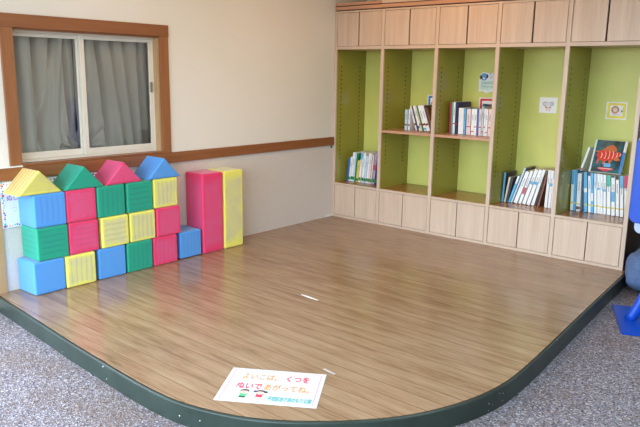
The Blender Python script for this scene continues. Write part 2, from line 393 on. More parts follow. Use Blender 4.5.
# uprights: beech front edge, olive sides, dark outer end
for i, (a, b) in enumerate(st):
    u = obj('upright', box(a, b, .0, .018, .0005, HZ, bev=.0015), M_beech_v, bc)
    sp_ = box(a+.001, b-.001, .0185, D, .0005, HZ-.002)
    for face in (0, 1):                                       # columns of shelf-pin holes on both faces
        if (i == 0 and face == 0) or (i == NB and face == 1): continue
        xx = a+.0005 if face == 0 else b-.0005
        for yy in (.085, .40):
            for q in range(23):
                z = .62+q*.043
                vs = [sp_.verts.new((xx, yy+.0085*math.cos(t*math.pi/4), z+.0085*math.sin(t*math.pi/4))) for t in range(8)]
                f_ = sp_.faces.new(vs if face else vs[::-1]); f_.material_index = 1
    s_ = obj('side_panel', sp_, M_green_side, bc); s_.data.materials.append(M_gap); s_['label'] = 'olive green side panel with rows of shelf-pin holes'
    if i == NB:
        obj('end_panel', box(b, b+.004, .002, D, .0005, HZ), M_darkwood, bc)['label'] = 'dark brown outer end panel'
def rail(z0, z1, name='rail'):
    for i in range(NB): obj(name, box(st[i][1], st[i+1][0], .0005, .018, z0, z1, bev=.001), M_beech_h, bc)
rail(.0005, .023, 'plinth_rail'); rail(.348, .369); rail(1.738, 1.768); rail(2.096, 2.112, 'top_rail')
for i in range(NB):
    x0, x1 = st[i][1], st[i+1][0]
    obj('back_panel', box(x0, x1, D-.012, D, .37, 1.74), M_green_back, bc)['label'] = 'lime green back panel'
    obj('bay_floor', box(x0, x1, .0185, D-.0125, .352, .369), M_shelfwood, bc)['label'] = 'brown wooden bay floor'
    obj('bay_top', box(x0, x1, .0185, D-.0125, 1.7385, 1.756), M_beech_h, bc)
    obj('cabinet_back', box(x0, x1, .03, .036, .023, .348), M_gap, bc); obj('cabinet_back', box(x0, x1, .03, .036, 1.768, 2.096), M_gap, bc)
    for (z0, z1, gp) in ((.026, .345, .008), (1.771, 2.093, .014)):
        m = (x0+x1)/2
        for n_, (a, b, dy) in enumerate(((x0+.004, m-gp/2, 0), (m+gp/2, x1-.004, 0))):
            d = obj('door', box(a, b, .002, .02, z0, z1, bev=.0015), M_beech_v, bc)
for i in (1, 2):
    x0, x1 = st[i][1], st[i+1][0]
    obj('shelf', box(x0+.001, x1-.001, .004, D-.0125, .934, .957, bev=.0015), M_shelfedge, bc)
bm = bmesh.new(); bm_box(bm, .010, 2.98, -.006, .3, 2.122, 2.155, bev=.003); obj('cornice', bm, M_shelfedge, bc)
bm = bmesh.new(); bm_box(bm, .012, .566, -.004, .3, 2.164, 2.190, bev=.003); obj('cornice', bm, M_shelfedge, bc)
obj('cornice_shadow_core', box(.014, 2.98, .012, .3, 2.1125, 2.163), M_darkwood, bc)  # dark core paints the shadow gaps around the cornice strips
obj('header_panel', box(.568, 2.98, .006, .3, 2.1635, 2.7), M_beech_h, bc)

# ================================================================ BOOKS
BCOL = dict(white=(240,240,242), skyblue=(98,178,226), blue=(44,110,190), darkblue=(34,48,92), paleblue=(190,216,234), cream=(226,214,190), pinkwhite=(232,212,214), pink=(206,40,96), red=(186,36,44),
    green=(26,128,70), yellow=(224,206,92), teal=(60,186,160), black=(30,28,32), charcoal=(70,64,74), brown=(120,70,50), lilac=(178,160,214), rose=(200,84,104))
CNAME = dict(white='white', skyblue='sky blue', blue='blue', darkblue='dark blue', paleblue='pale blue', cream='cream', pinkwhite='pinkish white', pink='pink', red='red', green='green', yellow='yellow', teal='teal', black='black', charcoal='charcoal', brown='brown', lilac='lilac', rose='rose')
def cmat(c): return plain('cover_'+c, BCOL[c], .32, .03)
M_pages = plain('book_pages', (232,224,206), .8, .03)
M_ink = plain('spine_ink', (104,104,118), .6, .02)
ORD = 'first second third fourth fifth sixth seventh eighth ninth tenth eleventh twelfth thirteenth fourteenth fifteenth sixteenth'.split()
class Rect2:
    def __init__(s, x, zf, th, h, lean):
        t = R(lean); ux, uz = math.cos(t), -math.sin(t); vx, vz = math.sin(t), math.cos(t)
        lowest = min(-th/2*uz, th/2*uz)
        s.o = (x, zf-lowest); s.ax = ((ux, uz), (vx, vz))
        s.p = [(s.o[0]+a*ux+b*vx, s.o[1]+a*uz+b*vz) for a, b in ((-th/2,0),(th/2,0),(th/2,h),(-th/2,h))]
def overlap(a, b):
    for ax in a.ax+b.ax:
        A = [p[0]*ax[0]+p[1]*ax[1] for p in a.p]; B = [p[0]*ax[0]+p[1]*ax[1] for p in b.p]
        if max(A)+.0003 <= min(B) or max(B)+.0003 <= min(A): return False
    return True
def make_book(label, loc, th, h, lean, dep, cover, label_c=None, lz=(.05,.12), band=None, title=True, group=None, backlean=0., name='book', top=None):
    b = thing(name, label, 'book', loc, (R(-backlean), R(lean), 0), group)
    c = .0018; bm = bmesh.new()
    bm_box(bm, -th/2, -th/2+c, .0005, dep, 0, h); bm_box(bm, th/2-c, th/2, .0005, dep, 0, h); bm_box(bm, -th/2, th/2, -.001, .0015, 0, h, bev=.0008, seg=1)
    cv = obj('cover', bm, cmat(cover), b, world=False)
    obj('pages', box(-th/2+c, th/2-c, .0016, dep-.004, .003, h-.004), M_pages, b, world=False)
    fw = th/2-.0006
    if label_c: obj('spine_label', box(-fw, fw, -.0018, -.001, h*lz[0], h*lz[1]), cmat(label_c), cv, world=False)
    if band: obj('spine_band', box(-fw, fw, -.0017, -.001, h*band[1], h*band[2]), cmat(band[0]), cv, world=False)
    if top: obj('spine_top', box(-fw, fw, -.0019, -.001, h*(1-top[1]), h-.001), cmat(top[0]), cv, world=False)
    if title:
        bm = bmesh.new(); z = h*.80; rr = random.Random(int(h*1e5)+int(loc[0]*1e4)); n = rr.randint(4, 6); e = min(.011, th*.42)
        for _ in range(n):                                   # unreadable marks of an upright title
            z -= e*1.25
            bm_box(bm, -e*.45, e*.45, -.0022, -.0018, z, z+e*.22); bm_box(bm, -e*.12, e*.14, -.0022, -.0018, z+e*.22, z+e*.92); bm_box(bm, -e*.4, e*.4, -.0022, -.0018, z+e*.62, z+e*.78)
        obj('spine_title', bm, M_ink, cv, world=False)
    return b
def shelf_row(rows, zf, yb, dep, place, group, xmin, xmax, shrink=.93):
    prev = []; n = 0
    for (x, th, h, lean, col, opt) in rows:
        th *= shrink
        r = Rect2(x, zf, th, h, lean)
        while min(p[0] for p in r.p) < xmin or any(overlap(r, q) for q in prev[-3:]):
            x += .0005; r = Rect2(x, zf, th, h, lean)
        if max(p[0] for p in r.p) > xmax: print('ROW OVER', place, n, max(p[0] for p in r.p), xmax)
        prev.append(r)
        o = dict(opt); what = o.pop('what', CNAME[col]+' book'); d2 = o.pop('dep', dep); y2 = o.pop('y', yb+((n*37) % 5)*.0016)
        make_book('%s, %s from left %s' % (what, ORD[n], place), (r.o[0], y2, r.o[1]+.0004), th, h, lean, d2, col, group=group, **o)
        n += 1
L = lambda **k: k
G = L(label_c='green', lz=(.06,.17))
rows1 = [(.022,.024,.250,5.5,'blue',dict(G, title=False, what='short blue book')),(.047,.022,.262,5.5,'white',G),(.074,.029,.311,5.5,'white',G),(.102,.024,.310,5.5,'paleblue',G),(.126,.023,.300,5.5,'green',dict(G, title=False)),
 (.152,.029,.232,5.5,'yellow',dict(G, what='low yellow book')),(.183,.028,.320,5.5,'white',dict(G, top=('skyblue',.22), what='white book with sky blue top')),(.218,.031,.319,5.5,'white',G),(.253,.031,.292,5.5,'paleblue',G),(.281,.025,.322,5.5,'white',G),(.308,.024,.321,5.5,'pinkwhite',G),(.332,.017,.310,5.5,'cream',dict(G, title=False)),(.361,.026,.331,5.5,'lilac',dict(G, band=('pink',.45,.62), what='lilac book with pink band')),(.395,.024,.333,5.5,'darkblue',dict(G, title=False))]
rows1 = [(r[0]+.05,)+tuple(r[1:]) for r in rows1]
shelf_row(rows1, .3695, .17, .225, 'in the leftmost bay', 'books on the leftmost bay floor', .034, .58)
Br = L(label_c='brown', lz=(.22,.30))
rows2 = [(.774,.032,.202,0,'paleblue',dict(Br, what='upright pale blue book')),(.808,.020,.205,0,'white',dict(Br, what='upright white book')),(.87,.020,.246,-19,'white',Br),(.89,.016,.25,-19,'charcoal',L(title=False)),(.905,.020,.252,-19.5,'white',L(label_c='blue', lz=(.1,.2))),(.929,.020,.254,-20,'cream',Br),(.95,.014,.255,-20,'green',dict(Br, title=False)),(.975,.036,.257,-20.5,'white',dict(Br, band=('skyblue',.05,.12), what='thick white leaning book')),(1.01,.034,.259,-20.5,'white',dict(Br, what='white leaning book')),(1.04,.018,.262,-20.5,'charcoal',L(title=False)),(1.06,.022,.242,-20.5,'brown',L(title=False))]
shelf_row(rows2, .9575, .2, .215, 'on the second bay shelf', 'books on the second bay shelf', .62, 1.18)
Rd = L(label_c='red', lz=(.30,.335)); Rd2 = L(label_c='red', lz=(.12,.155))
rows3 = [(1.273,.015,.291,-1,'pink',L(title=False)),(1.289,.013,.294,-1,'teal',L(title=False)),(1.307,.022,.297,-1,'white',Rd),(1.335,.027,.295,-1,'darkblue',dict(Rd, title=False, dep=.25)),(1.382,.056,.243,-1,'white',dict(title=False, what='thick blank white book')),(1.423,.022,.242,-1,'skyblue',Rd2),(1.461,.044,.238,-1,'pinkwhite',dict(Rd, what='thick pinkish white book')),(1.502,.030,.240,-1,'white',Rd2),(1.532,.028,.242,-1,'white',Rd),(1.557,.017,.243,-1,'blue',dict(Rd2, title=False)),(1.58,.026,.244,-1,'pinkwhite',Rd),(1.602,.017,.266,-1,'paleblue',dict(Rd2, what='tall thin pale blue book')),(1.622,.018,.249,-1,'white',Rd),(1.645,.023,.244,-1,'white',Rd2),(1.676,.036,.245,-1,'pinkwhite',Rd)]
shelf_row(rows3, .9575, .2, .22, 'on the middle bay shelf', 'books on the middle bay shelf', 1.22, 1.78)
Sk = L(label_c='skyblue', lz=(.58,.66))
rows4 = [(1.832,.020,.270,2,'charcoal',L(title=False, band=('skyblue',0,.999), what='charcoal book with sky blue spine')),(1.853,.018,.232,8,'cream',L(title=False)),(1.872,.020,.240,10,'charcoal',L(title=False)),(1.896,.022,.262,17,'skyblue',L(top=('white',.3), what='sky blue white-topped book')),(1.918,.018,.345,18,'charcoal',L(title=False, band=('paleblue',0,.999), what='tall thin charcoal book with pale spine')),(1.955,.038,.309,18,'white',L(what='thick white leaning book')),(1.996,.028,.319,17,'white',L(label_c='rose', lz=(.3,.5))),(2.033,.033,.335,16.5,'white',Sk),(2.075,.034,.337,16,'white',Sk),(2.115,.027,.340,14,'white',L()),(2.170,.018,.290,11,'brown',L(title=False, what='dark brown book')),(2.220,.027,.334,2,'white',L()),(2.25,.026,.332,1,'white',Sk),(2.278,.022,.322,0,'white',L(top=('skyblue',.2))),(2.303,.025,.330,0,'white',L(top=('black',.06), band=('skyblue',.55,.62), what='white book with black spine tip'))]
shelf_row(rows4, .3695, .24, .22, 'in the second bay from right', 'books in the bay second from the right', 1.8185, 2.38, .9)
def Y(**k): return dict(dict(label_c='yellow', lz=(.17,.205)), **k)
rows5 = [(2.432,.025,.347,-2.5,'white',Y(top=('skyblue',.35))),(2.458,.022,.347,-2.5,'skyblue',Y(title=False)),(2.499,.036,.325,-2.5,'white',Y(band=('brown',.04,.12), what='white book with brown spine mark')),(2.565,.029,.340,-5.5,'skyblue',Y(band=('white',.5,.6), title=False, what='sky blue book with white spine band')),(2.597,.024,.341,-5.5,'white',Y(top=('charcoal',.08))),(2.622,.022,.340,-5.5,'skyblue',Y(band=('white',.3,.5), what='sky blue book with white middle')),(2.647,.023,.339,-5.5,'white',Y(top=('paleblue',.3))),(2.673,.024,.339,-5.5,'white',Y(band=('skyblue',.6,.65))),(2.698,.022,.338,-5.5,'white',Y(band=('paleblue',.6,.66))),(2.722,.022,.336,-5.5,'white',Y(band=('skyblue',.58,.63))),(2.756,.031,.336,-5.5,'white',Y(top=('teal',.28), what='white book with teal spine top')),(2.791,.029,.336,-5.5,'white',Y(top=('black',.05), band=('skyblue',.35,.6), what='white and sky blue book')),(2.824,.027,.339,-5.5,'white',Y(top=('black',.1), what='white book with black spine top')),(2.859,.028,.342,-5.5,'white',Y(top=('skyblue',.3), what='white book with sky blue top')),(2.894,.032,.346,-5.5,'white',Y(top=('pink',.3), what='white book with pink spine top'))]
shelf_row(rows5, .3695, .298, .185, 'in the rightmost bay', 'books in the rightmost bay', 2.4185, 2.9595, .92)

# big picture book facing out, leaning on the back panel above the row
def mixed(name, a, b, sc):
    k = NT(name); k.color(k.ramp(k.noise(k.tc(), sc, 4), [(.38, lin(*a)), (.62, lin(*b))])); k.set(Roughness=.2); return k.m
M_sea = mixed('deep_teal_print', (18,52,62), (44,104,116), 16)
fb = thing('picture_book', 'large picture book with a striped red fish on its cover, standing above the rightmost row', 'book', (2.69, .30, .7185), (R(-24), 0, 0))
W2, HB = .13, .285
fc = obj('cover', box(-W2, W2, -.012, .003, 0, HB, bev=.0015), cmat('white'), fb, world=False)
obj('cover_print', box(-W2+.014, W2-.022, -.0132, -.0121, .002, HB-.002), M_sea, fc, world=False)
obj('cover_edge', box(W2-.022, W2-.001, -.0132, -.0121, .002, HB*.66), plain('bright_blue_print', (60,140,220), .25), fc, world=False)['label'] = 'bright blue strip along the cover edge'
M_fr = plain('scarlet_print', (224,44,36), .3); M_fo = plain('orange_print', (206,104,60), .3); M_fw = plain('white_stripe_print', (244,226,214), .3)
def fl2(name, pts, y, mat): return obj(name, prism(pts, 'y', y, y-.0006), mat, fc, world=False)
fan = [(-.075,.165),(-.05,.205),(-.02,.232),(.02,.245),(.05,.225),(.06,.195),(.03,.178),(-.02,.172)]
fl2('fish_fin', fan, -.0133, M_fo); fl2('fish_fin', [(.03,.15),(.075,.145),(.10,.118),(.07,.108),(.03,.125)], -.0133, M_fo); fl2('fish_fin', [(-.12,.185),(-.06,.19),(-.03,.172),(-.07,.165)], -.0133, M_fo)
body = [(-.095,.15),(-.08,.178),(-.045,.192),(0,.19),(.04,.18),(.085,.186),(.105,.168),(.085,.145),(.05,.13),(.01,.108),(-.04,.10),(-.075,.112)]
fl2('fish_body', body, -.0139, M_fr)
for q, xx in enumerate((-.065,-.035,-.005,.025,.055,.08)):
    hh = (.026,.036,.038,.034,.024,.014)[q]
    pts = [(xx+.012*math.cos(t)+.004, .148+hh*math.sin(t)+q*.003) for t in [R(-70+14*i) for i in range(11)]]
    pts += [(xx+.012*math.cos(t)-.001, .148+hh*math.sin(t)+q*.003) for t in [R(-70+14*i) for i in range(10, -1, -1)]]
    fl2('fish_stripe', pts, -.0145, M_fw)
for q, (xx, zz) in enumerate(((-.07,.085),(-.02,.08),(.025,.085))): fl2('fish_fin', [(xx-.012,zz+.03),(xx+.012,zz+.032),(xx-.004,zz-.012),(xx-.016,zz-.008)], -.0133, M_fo)
fl2('cover_mark', rrect(-.02, .035, .052, .085, .008), -.0133, plain('pale_blue_print', (110,180,230), .3))
fl2('cover_mark', rrect(-.065, .06, .028, .044, .007), -.0133, plain('crimson_print', (214,46,84), .3)); fl2('cover_mark', ell(-.002, .03, .04, .016), -.0136, plain('crimson_print', (214,46,84), .3)); fl2('cover_mark', rrect(-.055, .05, .034, .039, .002), -.0142, M_fw)
make_book('thin white-spined book leaning beside the large fish picture book', (2.492, .30, .7225), .018, .205, 13, .16, 'white', backlean=6, band=('red',.02,.1), title=False)
# ================================================================ CARDS on the back panels
def card(label, x, z, wd, ht, border=None, kind='card', shape=None):
    c = thing('picture_card', label, 'card', (x, D-.0125, z), (R(90), 0, 0))       # local x right, y up, z out of the panel
    flat('paper', shape or [(-wd/2,-ht/2),(wd/2,-ht/2),(wd/2,ht/2),(-wd/2,ht/2)], .0001, .0012, M_white, c)
    if border:
        outer = rrect(-wd*.44, wd*.44, -ht*.44, ht*.44, .014); inner = rrect(-wd*.31, wd*.31, -ht*.30, ht*.30, .004)
        flat('border', outer, .0012, .0016, border, c); flat('inner_paper', inner, .0016, .0019, M_white, c)
    return c
M_y = plain('yellow_border_print', (240,214,40), .4); M_r = plain('red_border_print', (216,44,56), .4); M_b = plain('blue_border_print', (40,120,200), .4)
M_or = plain('mane_orange_print', (206,134,98), .5); M_gy = plain('pencil_grey_print', (168,160,168), .5); M_pk = plain('pale_pink_print', (226,196,200), .5); M_dk = plain('dark_print', (60,50,56), .5)
c = card('small white card with an orange lion in a yellow border', 2.670, 1.226, .168, .145, M_y)
flat('lion_mane', [((.031+.004*(i % 2))*math.cos(i*math.pi/10)-.01, (.03+.004*(i % 2))*math.sin(i*math.pi/10)+.008) for i in range(20)], .0019, .0023, M_or, c)
flat('lion_face', ell(-.01, .008, .017, .017), .0023, .0027, plain('cream_print', (240,226,206), .5), c)
for a, b in ((-.016,.012),(-.004,.012),(-.01,.003)): flat('lion_feature', ell(a, b, .0026, .0026, 10), .0027, .003, M_dk, c)
flat('lion_body', [(-.032,-.036),(-.028,-.024),(0,-.026),(.022,-.024),(.026,-.036)], .0019, .0022, M_pk, c)
flat('lion_tail', [(.024,-.03),(.036,-.018),(.044,-.006),(.047,-.008),(.039,-.022),(.026,-.034)], .0019, .0022, M_pk, c); flat('lion_tail', ell(.045, -.002, .006, .008), .0022, .0025, M_dk, c)
c = card('small plain white card with a faint big-eared animal drawing', 2.081, 1.248, .163, .138)
for sgn in (-1, 1):
    flat('ear', ell(sgn*.030, .012, .020, .019), .0012, .0015, M_gy, c); flat('ear_lining', ell(sgn*.030, .012, .014, .013), .0015, .0018, plain('pale_lilac_print', (222,214,228), .5), c)
    flat('foot', ell(sgn*.014, -.045, .010, .009), .0012, .0015, M_pk, c)
flat('head', ell(0, .004, .020, .022), .0018, .0021, plain('pale_grey_print', (236,236,240), .5), c); flat('head_outline', ell(0, .004, .022, .024), .0015, .0018, M_gy, c)
for a, b in ((-.008,.010),(.008,.010),(0,-.006)): flat('feature', ell(a, b, .0022, .0028, 10), .0021, .0024, M_dk, c)
flat('body', ell(-.018, -.018, .012, .010), .0012, .0016, M_or, c); flat('body', ell(.018, -.02, .010, .010), .0012, .0016, M_gy, c); flat('trunk', ell(-.002,-.028,.009,.014), .0012, .0017, M_pk, c)
c = card('white card with a red border and a dark picture behind the middle books', 1.485, 1.221, .168, .145, M_r)
flat('picture', [(-.05,-.04),(.05,-.04),(.05,.012),(-.04,.016),(-.05,.0)], .0019, .0022, M_dk, c); flat('picture', ell(-.035,-.005,.014,.014), .0022, .0025, M_b, c); flat('picture', [(-.04,-.04),(.05,-.04),(.05,-.022),(-.04,-.02)], .0022, .0025, plain('cover_brown', BCOL['brown']), c)
c = card('white card with a blue border behind the second bay books', 0.909, 1.226, .165, .150, M_b)
flat('picture', ell(-.01, -.01, .03, .03), .0019, .0022, M_or, c); flat('picture', ell(-.014, -.004, .014, .014), .0022, .0025, plain('cream_print', (240,226,206), .5), c)
card('plain white card half hidden by the first divider', .325, 1.228, .165, .14)
# cut-out notice with a blue animal's head and a pale one looking over a board
shape = [(-.105,-.085),(-.06,-.078),(-.02,-.098),(.03,-.08),(.105,-.088),(.108,.03),(.085,.06),(.07,.092),(.04,.088),(.02,.078),(.0,.088),(-.02,.085),(-.035,.092),(-.065,.094),(-.09,.075),(-.098,.04),(-.108,.02)]
c = card('cut-out notice with a blue animal head and a pale head over a board', 1.492, 1.436, .2, .18, shape=[(a*1.0, b*1.03) for a, b in shape])
flat('board', [(-.085,-.068),(-.03,-.07),(-.01,-.078),(.03,-.066),(.095,-.07),(.095,.02),(-.085,.016)], .0012, .0016, plain('pale_mint_print', (206,232,220), .5), c)
M_bl = plain('soft_blue_print', (104,160,214), .5)
flat('blue_head', ell(-.055, .052, .036, .034), .0016, .002, M_bl, c); flat('ear', ell(-.086, .048, .012, .019), .002, .0023, M_dk, c); flat('ear', ell(-.022, .058, .010, .018), .002, .0023, M_dk, c)
flat('muzzle', ell(-.055, .038, .012, .009), .002, .0023, plain('pale_grey_print', (236,236,240), .5), c)
flat('pale_head', ell(.022, .052, .028, .026), .0016, .002, plain('pale_grey_print', (236,236,240), .5), c); flat('ear', [(.002,.07),(.0,.088),(.018,.078)], .0016, .002, M_gy, c); flat('ear', [(.034,.076),(.05,.088),(.046,.066)], .0016, .002, M_gy, c)
flat('eye', ell(.014, .056, .003, .004, 8), .002, .0023, M_dk, c); flat('eye', ell(.031, .056, .003, .004, 8), .002, .0023, M_dk, c); flat('nose', ell(.022, .046, .004, .003, 8), .002, .0023, M_dk, c)
flat('blue_head', ell(.082, .05, .022, .03), .0016, .002, M_bl, c)
bm = bmesh.new()
for zz, x0 in ((-.005, -.065), (-.04, -.06)):
    xx = x0
    while xx < .08:
        wd = .006+.008*random.random(); bm_box(bm, xx, xx+wd, zz-.004, zz+.004, .0016, .0019); xx += wd+.005
obj('text_line', bm, M_gy, c, world=False)

# ================================================================ FOAM BLOCKS
def rounded_cube(sx, sy, sz, r=.013):
    bm = box(-sx/2, sx/2, -sy/2, sy/2, -sz/2, sz/2, bev=r, seg=4); return bm
ROT = {'p': (0, R(90), 0), 'v': (R(90), 0, 0), 'h': (0, 0, 0)}      # plain front, upright lines, level lines
proto = {}
def block(label, y, z, mat, pat, x=.128, jit=(0, 0), size=.228):
    key = mat.name
    if key not in proto:
        o = obj('foam_cube', rounded_cube(size-.002, size-.002, size-.002), mat, smooth=True); proto[key] = o
    else:
        o = proto[key].copy(); COL.objects.link(o)
    o.rotation_euler = ROT[pat]; o.location = (x+jit[0], y, z+size/2)
    o.rotation_euler.rotate(Euler((0, 0, R(jit[1]))))
    tag(o, label, 'block', 'foam cubes of the block wall'); return o
H1 = .2285
cols = [  # bottom row
 ('blue foam cube, leftmost of the bottom row', -3.300, 0, F_BLUE, 'p', (.004, 1.5)), ('yellow foam cube in the bottom row of the block wall', -3.068, 0, F_YELLOW, 'v', (.010,0)),
 ('blue foam cube in the bottom row between yellow and green cubes', -2.814, 0, F_BLUE, 'p', (.0, 0)), ('green foam cube in the bottom row of the block wall', -2.575, 0, F_GREEN, 'v', (0,0)),
 ('red foam cube in the bottom row, right end of the wall', -2.337, 0, F_RED, 'v', (0,-1)),
 # middle row
 ('green foam cube with level lines, left end of the middle row', -3.258, 1, F_GREEN, 'h', (.0, 0)), ('red foam cube in the middle row beside the green one', -3.027, 1, F_RED, 'h', (.0, 0)),
 ('yellow foam cube with level lines in the middle row', -2.779, 1, F_YELLOW, 'h', (.004, 0)), ('yellow foam cube with upright lines in the middle row', -2.540, 1, F_YELLOW, 'v', (0, 0)),
 ('red foam cube at the right end of the middle row', -2.303, 1, F_RED, 'p', (.004, 0)),
 # top row
 ('blue foam cube, leftmost of the top row', -3.262, 2, F_BLUE, 'v', (0, 0)), ('red foam cube in the top row', -3.033, 2, F_RED, 'p', (0, 0)),
 ('green foam cube with upright lines in the top row', -2.798, 2, F_GREEN, 'v', (0, 0)), ('green foam cube with level lines in the top row', -2.556, 2, F_GREEN, 'h', (0, 0)),
 ('yellow foam cube at the right end of the top row', -2.320, 2, F_YELLOW, 'v', (-.002, 0))]
for lb, y, r_, m, p_, j in cols: block(lb, y, r_*H1+.0006, m, p_, jit=j)
block('single blue foam cube on the floor beside the tall red block', -2.082, .0006, F_BLUE, 'v', x=.122, jit=(0, 0), size=.228).scale = (.96, .96, .96)
# roofs: ridge runs from the wall to the front
def roof(label, y, mat, x=.128, dep=.226):
    hw, hh, r = .156, .160, .012
    bm = prism([(-hw, 0), (hw, 0), (0, hh)], 'z', -dep/2, dep/2)           # local y is up, z is depth
    bmesh.ops.bevel(bm, geom=bm.edges[:], offset=r, offset_type='OFFSET', segments=3, profile=.5, affect='EDGES')
    o = obj('foam_prism', bm, mat, smooth=True)
    mn = min(v.co.y for v in o.data.vertices); o.data.transform(Matrix.Translation((0, -mn, 0)))
    o.matrix_basis = Matrix.Translation((x, y, 3*H1+.0008)) @ Matrix(((0,0,1,0),(1,0,0,0),(0,1,0,0),(0,0,0,1)))
    tag(o, label, 'block', 'triangular foam roof blocks'); return o
roof('yellow triangular foam roof block with pink stripes', -3.322, F_YPINK); roof('green triangular foam roof block on the block wall', -3.0, F_GREEN)
roof('red triangular foam roof block on the block wall', -2.682, F_RED); roof('blue triangular foam roof block on the yellow cube', -2.326, F_BLUE)
def pillar(label, y, mat, sy, x=.122):
    o = obj('foam_pillar', rounded_cube(.676, sy, .226, .016), mat, smooth=True)   # long axis local x
    o.matrix_basis = Matrix.Translation((x, y, .3386)) @ Matrix(((0,0,1,0),(0,1,0,0),(-1,0,0,0),(0,0,0,1)))
    tag(o, label, 'block', 'tall foam pillar blocks'); return o
pillar('tall red foam pillar standing against the wall', -1.842, F_RED, .222); pillar('tall yellow foam pillar beside the red pillar', -1.613, F_YELLOW, .222)

# ================================================================ FLOOR NOTICE
SW, SH = .486, .352
sg = thing('floor_notice', 'white laminated sheet with Japanese lettering lying on the boards', 'sign', (2.344, -3.279, .0004), (0, 0, R(32.34)))
flat('sheet', [(-SW/2,-SH/2),(SW/2,-SH/2),(SW/2,SH/2),(-SW/2,SH/2)], 0, .0012, plain('laminated_white', (214,214,220), .3, .01), sg)
M_tor = plain('orange_lettering', (232,150,62), .4, .02); M_tre = plain('crimson_lettering', (214,28,74), .4, .02); M_tte = plain('teal_lettering', (58,170,168), .4, .02); M_tpk = plain('pink_dash', (222,120,160), .5, .02)
def T(u, v): return Matrix.Translation((u*SW, -v*SH, .0013))
ht = .0435; yk = 1.62
lettering('lettering', 'よいこは、', ht, M_tor, sg, T(-.355, -.19), sx=.95, sy=yk, thick=.0006)['label'] = 'orange lettering'
lettering('lettering', 'くつを', ht, M_tre, sg, T(.095, -.19), sx=.97, sy=yk, thick=.0007)['label'] = 'crimson lettering'
lettering('lettering', 'ぬいで', ht, M_tre, sg, T(-.365, .105), sx=1.0, sy=yk, thick=.0007)['label'] = 'crimson lettering'
lettering('lettering', 'あがってね。', ht, M_tor, sg, T(-.085, .105), sx=.97, sy=yk, thick=.0006)['label'] = 'orange lettering'
lettering('lettering', '平成記念子供のもり公園', .0205, M_tte, sg, T(.005, .395), sx=.93, sy=2.3, thick=.0004)['label'] = 'teal lettering'
bm = bmesh.new()
for sgn in (-1, 1):
    u = -SW/2+.02
    while u < SW/2-.025: bm_box(bm, u, u+.008, sgn*(SH/2-.02)-.0016, sgn*(SH/2-.02)+.0016, .0012, .0014); u += .0135
    bm_box(bm, sgn*(SW/2-.022)-.0016, sgn*(SW/2-.022)+.0016, -SH/2+.02, SH/2-.02, .0012, .0014)
obj('dashed_border', bm, M_tpk, sg, world=False)['label'] = 'pink dashed border'
M_skin = plain('skin_print', (244,206,186), .5); M_gs = plain('green_shirt_print', (66,196,130), .5)
def kid(u, v, shirt, girl):
    cx, cy = u*SW, -v*SH; n = 'girl' if girl else 'boy'
    flat(n+'_shirt', [(cx-.017,cy-.026),(cx+.017,cy-.026),(cx+.014,cy-.004),(cx+.022,cy+.006),(cx-.022,cy+.006),(cx-.014,cy-.004)], .0013, .0016, shirt, sg)
    flat(n+'_legs', [(cx-.015,cy-.040),(cx+.015,cy-.040),(cx+.015,cy-.026),(cx-.015,cy-.026)], .0013, .0016, M_skin if girl else M_dk, sg)
    flat(n+'_face', ell(cx, cy+.017, .017, .019), .0016, .0019, M_skin, sg)
    flat(n+'_hair', [(cx-.021,cy+.018),(cx-.020,cy+.034),(cx-.006,cy+.042),(cx+.010,cy+.042),(cx+.021,cy+.034),(cx+.021,cy+.019),(cx+.012,cy+.028),(cx-.010,cy+.029)], .0019, .0022, plain('black_hair_print', (32,36,52), .5), sg)
    if girl:
        for s_ in (-1, 1): flat('girl_bunch', ell(cx+s_*.027, cy+.026, .008, .009, 12), .0019, .0022, plain('black_hair_print', (32,36,52), .5), sg)
    for s_ in (-1, 1): flat(n+'_eye', ell(cx+s_*.006, cy+.019, .0018, .003, 8), .0019, .0021, M_dk, sg)
    flat(n+'_mouth', ell(cx, cy+.009, .004, .0022, 10), .0019, .0021, M_tre, sg)
kid(-.247, .262, M_gs, False); kid(-.088, .255, plain('red_shirt_print', (226,44,92), .5), True)
# wall poster behind the blocks
ps = thing('wall_poster', 'white poster with a confetti border on the wall behind the foam blocks', 'poster', (.0075, -3.09, .60), (R(90), 0, R(90)))   # local x along +y, y up
pw, ph = .80, .31
flat('sheet', [(-pw/2,-ph/2),(pw/2,-ph/2),(pw/2,ph/2),(-pw/2,ph/2)], .0131, .0143, plain('poster_paper', (232,232,244), .5, .01), ps)
conf = [plain('confetti_purple', (130,70,150), .5), plain('confetti_blue', (60,120,200), .5), plain('confetti_teal', (70,190,200), .5), plain('confetti_red', (210,70,90), .5), plain('confetti_orange', (240,180,120), .5)]
conf = conf*5; bms = [bmesh.new() for _ in conf]
def dot(x, y):
    s_ = .004+.004*random.random(); bm_box(random.choice(bms), x-s_, x+s_, y-s_, y+s_, .0143, .0146)
t = -pw/2+.01
while t < pw/2: dot(t, ph/2-.014+random.uniform(-.004,.004)); dot(t, -ph/2+.014+random.uniform(-.004,.004)); t += random.uniform(.014,.026)
t = -ph/2+.01
while t < ph/2: dot(-pw/2+.016+random.uniform(-.005,.005), t); dot(pw/2-.016+random.uniform(-.005,.005), t); t += random.uniform(.013,.02)
for b_, m in zip(bms, conf): obj('border_marking', b_, m, ps, world=False)
lettering('lettering', 'ぬし', .046, plain('purple_lettering', (128,60,140), .5), ps, Matrix.Translation((-pw/2+.036, .03, .0144)), sx=.9, sy=1.0)
lettering('lettering', 'つ', .05, plain('pale_blue_lettering', (196,204,228), .5), ps, Matrix.Translation((-pw/2+.06, -.05, .0144)))
